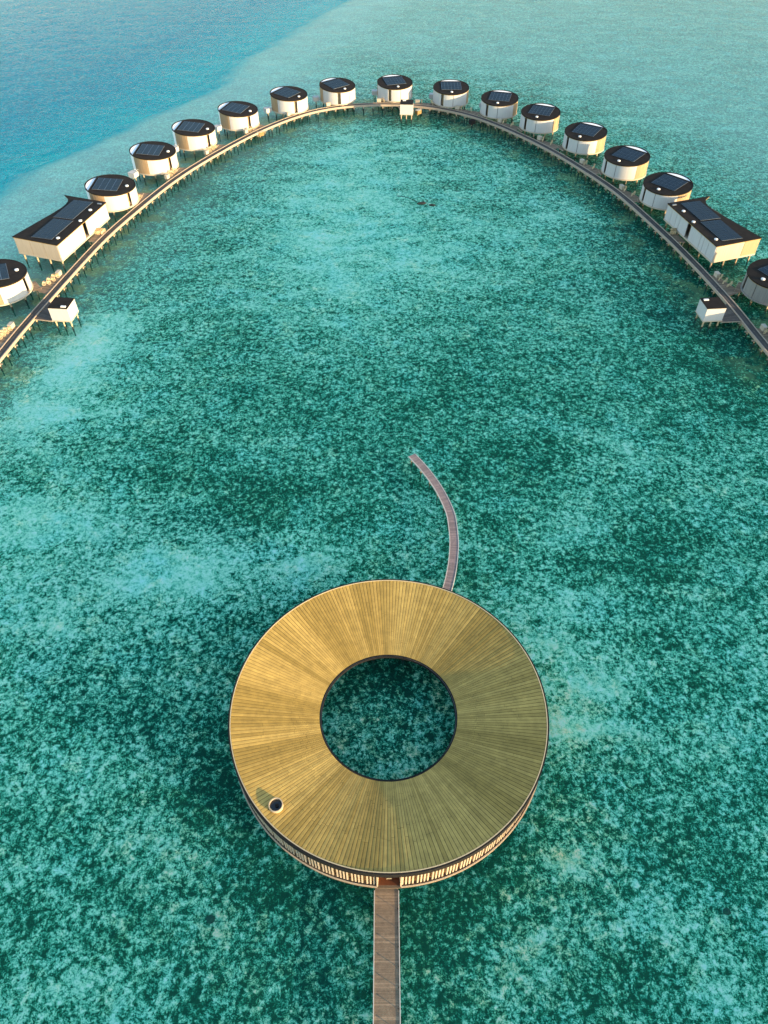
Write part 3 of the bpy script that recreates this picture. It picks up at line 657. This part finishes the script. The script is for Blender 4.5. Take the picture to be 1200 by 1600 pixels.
mb = MB(); mb.sector(RO - .12, RO - .02, ZO - .2, ZO + .03, n=220); mb.build('roof_edge', M_spatrim, ring)
mb = MB(); mb.sector(RO - .015, RO + .16, ZO - .85, ZO + .02, n=220); mb.sector(RO - .4, RO - .02, ZO - .85, ZO - .24, n=220); mb.build('fascia', M_dark, ring)
mb = MB(); mb.sector(RI - .02, RI + .10, ZI - .35, ZI + .04, n=160); mb.sector(RI - .05, RI - .022, ZI - .3, ZI - .05, n=160, mi=1); mb.build('inner_fascia', [M_dark, M_whitekerb], ring)
mb = MB(); mb.sector(RI - .13, RI - .055, ZI - .36, ZI - .02, n=160); mb.build('inner_gutter', M_dark, ring)
mb = MB(); mb.sector(RI + 1.2, RO + .18, 1.55, 1.78, n=200); mb.build('deck', M_deck, ring)
mb = MB(); mb.sector(RO + .06, RO + .19, 1.785, 1.88, -86.2, 266.2, 200); mb.build('deck_edge', M_slat, ring)
mb = MB(); mb.sector(RI + 2.5, RI + 2.6, 1.785, 3.85, n=120); mb.build('court_glazing', M_glass, ring)
mb = MB(); mb.sector(RO - .55, RO - .42, 1.785, 5.3, -86.0, 266.0, 200); mb.build('outer_wall', M_orange, ring)
mb = MB(); k = 0; a = -85.7
while a < 265.9:
    rr_ = RO - .10
    ar = R_(a); c, s_ = math.cos(ar), math.sin(ar)
    mb.box((c * (rr_ - .08), s_ * (rr_ - .08), 3.55), (.24, .17, 3.25), ar + R_(8))
    k += 1; a += 1.12 + (.5 if k % 4 == 0 else 0)
mb.build('slat_screen', M_slat, ring)
for ad in (-86.2, 266.2):
    ar = R_(ad); mb = MB(); mb.box((math.cos(ar) * (RO - .45), math.sin(ar) * (RO - .45), 3.55), (1.1, .14, 3.5), ar); mb.build('entrance_jamb', M_slat, ring)
mb = MB(); mb.box((0, -(RO - 1.9), 3.6), (2.9, .12, 3.3)); dr = mb.build('entrance_door', M_brown, ring)
mb = MB(); mb.box((.1, -(RO - 1.8), 3.1), (.05, .06, 1.0)); mb.build('handle', M_whitekerb, dr)
mb = MB(); mb.box((0, -(RO - .95), 1.80), (2.5, 1.7, .03)); mb.build('entrance_floor', M_brown, ring)
mb = MB(); mb.box((.0, -(RO + .2), 5.05), (.5, .05, .10)); mb.box((-.25, -(RO + .2), 4.95), (.12, .05, .10)); mb.build('door_sign', M_spatrim, ring)
sx_, sy_ = -12.25, -11.85; rs_ = math.hypot(sx_, sy_); zr = ZO + (rs_ - RO) * (ZO - ZI) / (RO - RI)
mb = MB(); mb.sector(.68, .78, zr - .05, zr + .5, n=40, c=(sx_, sy_)); sk = mb.build('round_skylight', M_post, ring)
mb = MB(); mb.cyl(sx_, sy_, .675, zr + .02, zr + .12, 32); mb.build('skylight_glass', M_glass, sk)
mb = MB(); mb.cyl(sx_ + .1, sy_, .2, zr + .125, zr + .3, 16); mb.build('vent_cap', M_roof, sk)
for n_, r_ in ((30, 17.9), (16, 10.2)):
    for i in range(n_):
        a = 2 * PI * (i + .5) / n_; mb = MB(); pile(mb, r_ * math.cos(a), r_ * math.sin(a), 1.55, .2); mb.build('pile', PM, ring)

# ------------------------------------------------------------------ entry walkway
ew = empty('entry_walkway', (.27, 23.7, 0)); tag(ew, 'straight brown plank walkway leading to the ring pavilion entrance', 'walkway')
tag_v = copy_tree(proto); tag_v.location = (84.6, 123.6, 0); tag_v.rotation_euler.z = R_(5)
tag(tag_v, 'round villa just outside the right photo edge, beside the boardwalk end', 'villa', 'round villas along the boardwalk')
mb = MB(); y = 0.75
while y > -42:
    wd = .145; mb.box((0, y - wd / 2, 1.36 + random.uniform(-.003, .003)), (2.46, wd - .014, .05), tone=.35 + .3 * random.random() if random.random() < .88 else 1.0); y -= wd
mb.build('deck', M_deck, ew, tone=True)
for sg in (-1, 1):
    mb = MB(); mb.box((sg * 1.285, -21.0, 1.36), (.09, 42, .2)); mb.build('edge_board', M_whitekerb, ew)
    mb = MB(); mb.box((sg * .8, -21.0, 1.2), (.15, 42, .2)); mb.build('bearer', M_post, ew)
for k in range(14):
    for sg in (-1, 1):
        mb = MB(); pile(mb, sg * 1.05, -1.5 - 3 * k, 1.1, .15); mb.build('pile', PM, ew)
for k in range(7):
    o = empty('bollard_light', (.27 + 1.17, 21.9 - 1.75 * k, 1.385)); tag(o, f'low bollard light on the right edge of the entry walkway, {ordn[k]} from the pavilion', 'bollard light', 'bollard lights on the entry walkway')
    mb = MB(); mb.cyl(0, 0, .04, 0, .34, 10); mb.build('post', M_dark, o)
    mb = MB(); mb.cyl(0, 0, .06, .34, .40, 10); mb.build('cap', M_roof, o)

# ------------------------------------------------------------------ curved jetty
JP = [(4.69, 91.67), (6.14, 89.31), (7.52, 86.72), (8.85, 83.7), (9.81, 80.78), (10.45, 77.99), (10.62, 75.04), (10.59, 72.2), (10.29, 69.3), (9.80, 66.5), (9.06, 63.58), (8.2, 61.0), (7.6, 59.2)]
jt = empty('curved_jetty', (0, 0, 0)); tag(jt, 'narrow curved plank jetty running out from behind the ring pavilion', 'jetty')
Pj, _ = resample(JP, .2); mb = MB(); strip(mb, Pj, -.58, .58, 1.34, 1.40, 0, .05, True); mb.build('deck', M_jet, jt, tone=True)
Pk, Sk = resample(JP, .6)
for a, b in ((-.70, -.59), (.59, .70)):
    mb = MB(); strip(mb, Pk, a, b, 1.18, 1.44); mb.build('edge_board', M_whitekerb, jt)
TJ, NJ = frames(Pk)
for i in range(1, len(Pk), 5):
    for e in (-.45, .45):
        q = Pk[i] + NJ[i] * e; mb = MB(); pile(mb, q[0], q[1], 1.3, .1); mb.build('pile', PM, jt)
    mb = MB(); c = Pk[i]; mb.box((c[0], c[1], 1.24), (1.1, .15, .1), math.atan2(NJ[i][1], NJ[i][0])); mb.build('crossbeam', M_post, jt)

# ------------------------------------------------------------------ dark humps and reef rocks
def rock(name, x, y, z, sx, sy, sz, rz, label, seed):
    import bmesh
    rr2 = random.Random(seed); bm = bmesh.new(); bmesh.ops.create_icosphere(bm, subdivisions=3, radius=1)
    ph = [rr2.uniform(0, 6) for _ in range(6)]
    for v in bm.verts:
        c = v.co; k = 1 + .16 * math.sin(3 * c.x + ph[0]) * math.sin(4 * c.y + ph[1]) + .1 * math.sin(7 * c.x + ph[2]) * math.cos(6 * c.z + ph[3]) + rr2.uniform(-.04, .04)
        v.co = Vector((c.x * sx * k, c.y * sy * k, c.z * sz * k))
    me = bpy.data.meshes.new(name); bm.to_mesh(me); bm.free(); me.materials.append(M_rock)
    o = bpy.data.objects.new(name, me); COL.objects.link(o); o.location = (x, y, z); o.rotation_euler.z = rz; tag(o, label, 'rock', 'dark rocks in the lagoon')
rock('rock', 9.86, 189.7, .06, 1.15, .5, .34, R_(10), 'larger dark hump breaking the water surface near the middle of the upper lagoon', 1)
rock('rock', 12.5, 188.7, .03, .9, .38, .25, R_(-15), 'smaller dark hump just right of the other hump in the upper lagoon', 2)
rock('rock', -18.56, 21.6, -1.25, .45, .42, .5, 0, 'small black reef rock under water lower left of the ring pavilion', 3)
rock('rock', 36.9, 22.4, -1.3, .4, .35, .4, 0, 'small black reef rock under water lower right of the ring pavilion', 4)

# ------------------------------------------------------------------ dark strips added to draw the wake left of the larger hump
WL, _ = resample([(3.6, 194.2), (5.6, 193.6), (7.2, 192.4), (8.6, 190.6)], .3); mb = MB(); TW, NW = frames(WL)
for i in range(len(WL)):
    wv = .22 + .1 * math.sin(i * 1.7); q = WL[i] + NW[i] * .12 * math.sin(i * 2.3)
    mb.box((q[0], q[1], -.04 + .01 * (i % 3)), (.42, wv, .07), math.atan2(TW[i][1], TW[i][0]) + .3 * math.sin(i))
tag(mb.build('wake_streak', M_weed), 'thin dark strip standing in for a wake trailing left from the larger dark hump', 'wake')
# the villa at the right edge has its deeper shade put into darker grey walls
M_grey = mat('shade_grey_wall', (0.19, 0.19, 0.175), 0.7, 0.18, 2.4, (2.2, 2.2, 0.12), 0.2)
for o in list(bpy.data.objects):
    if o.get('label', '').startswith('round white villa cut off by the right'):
        o['label'] = 'round villa with wall greyed darker for shade, cut off by the right photo edge'
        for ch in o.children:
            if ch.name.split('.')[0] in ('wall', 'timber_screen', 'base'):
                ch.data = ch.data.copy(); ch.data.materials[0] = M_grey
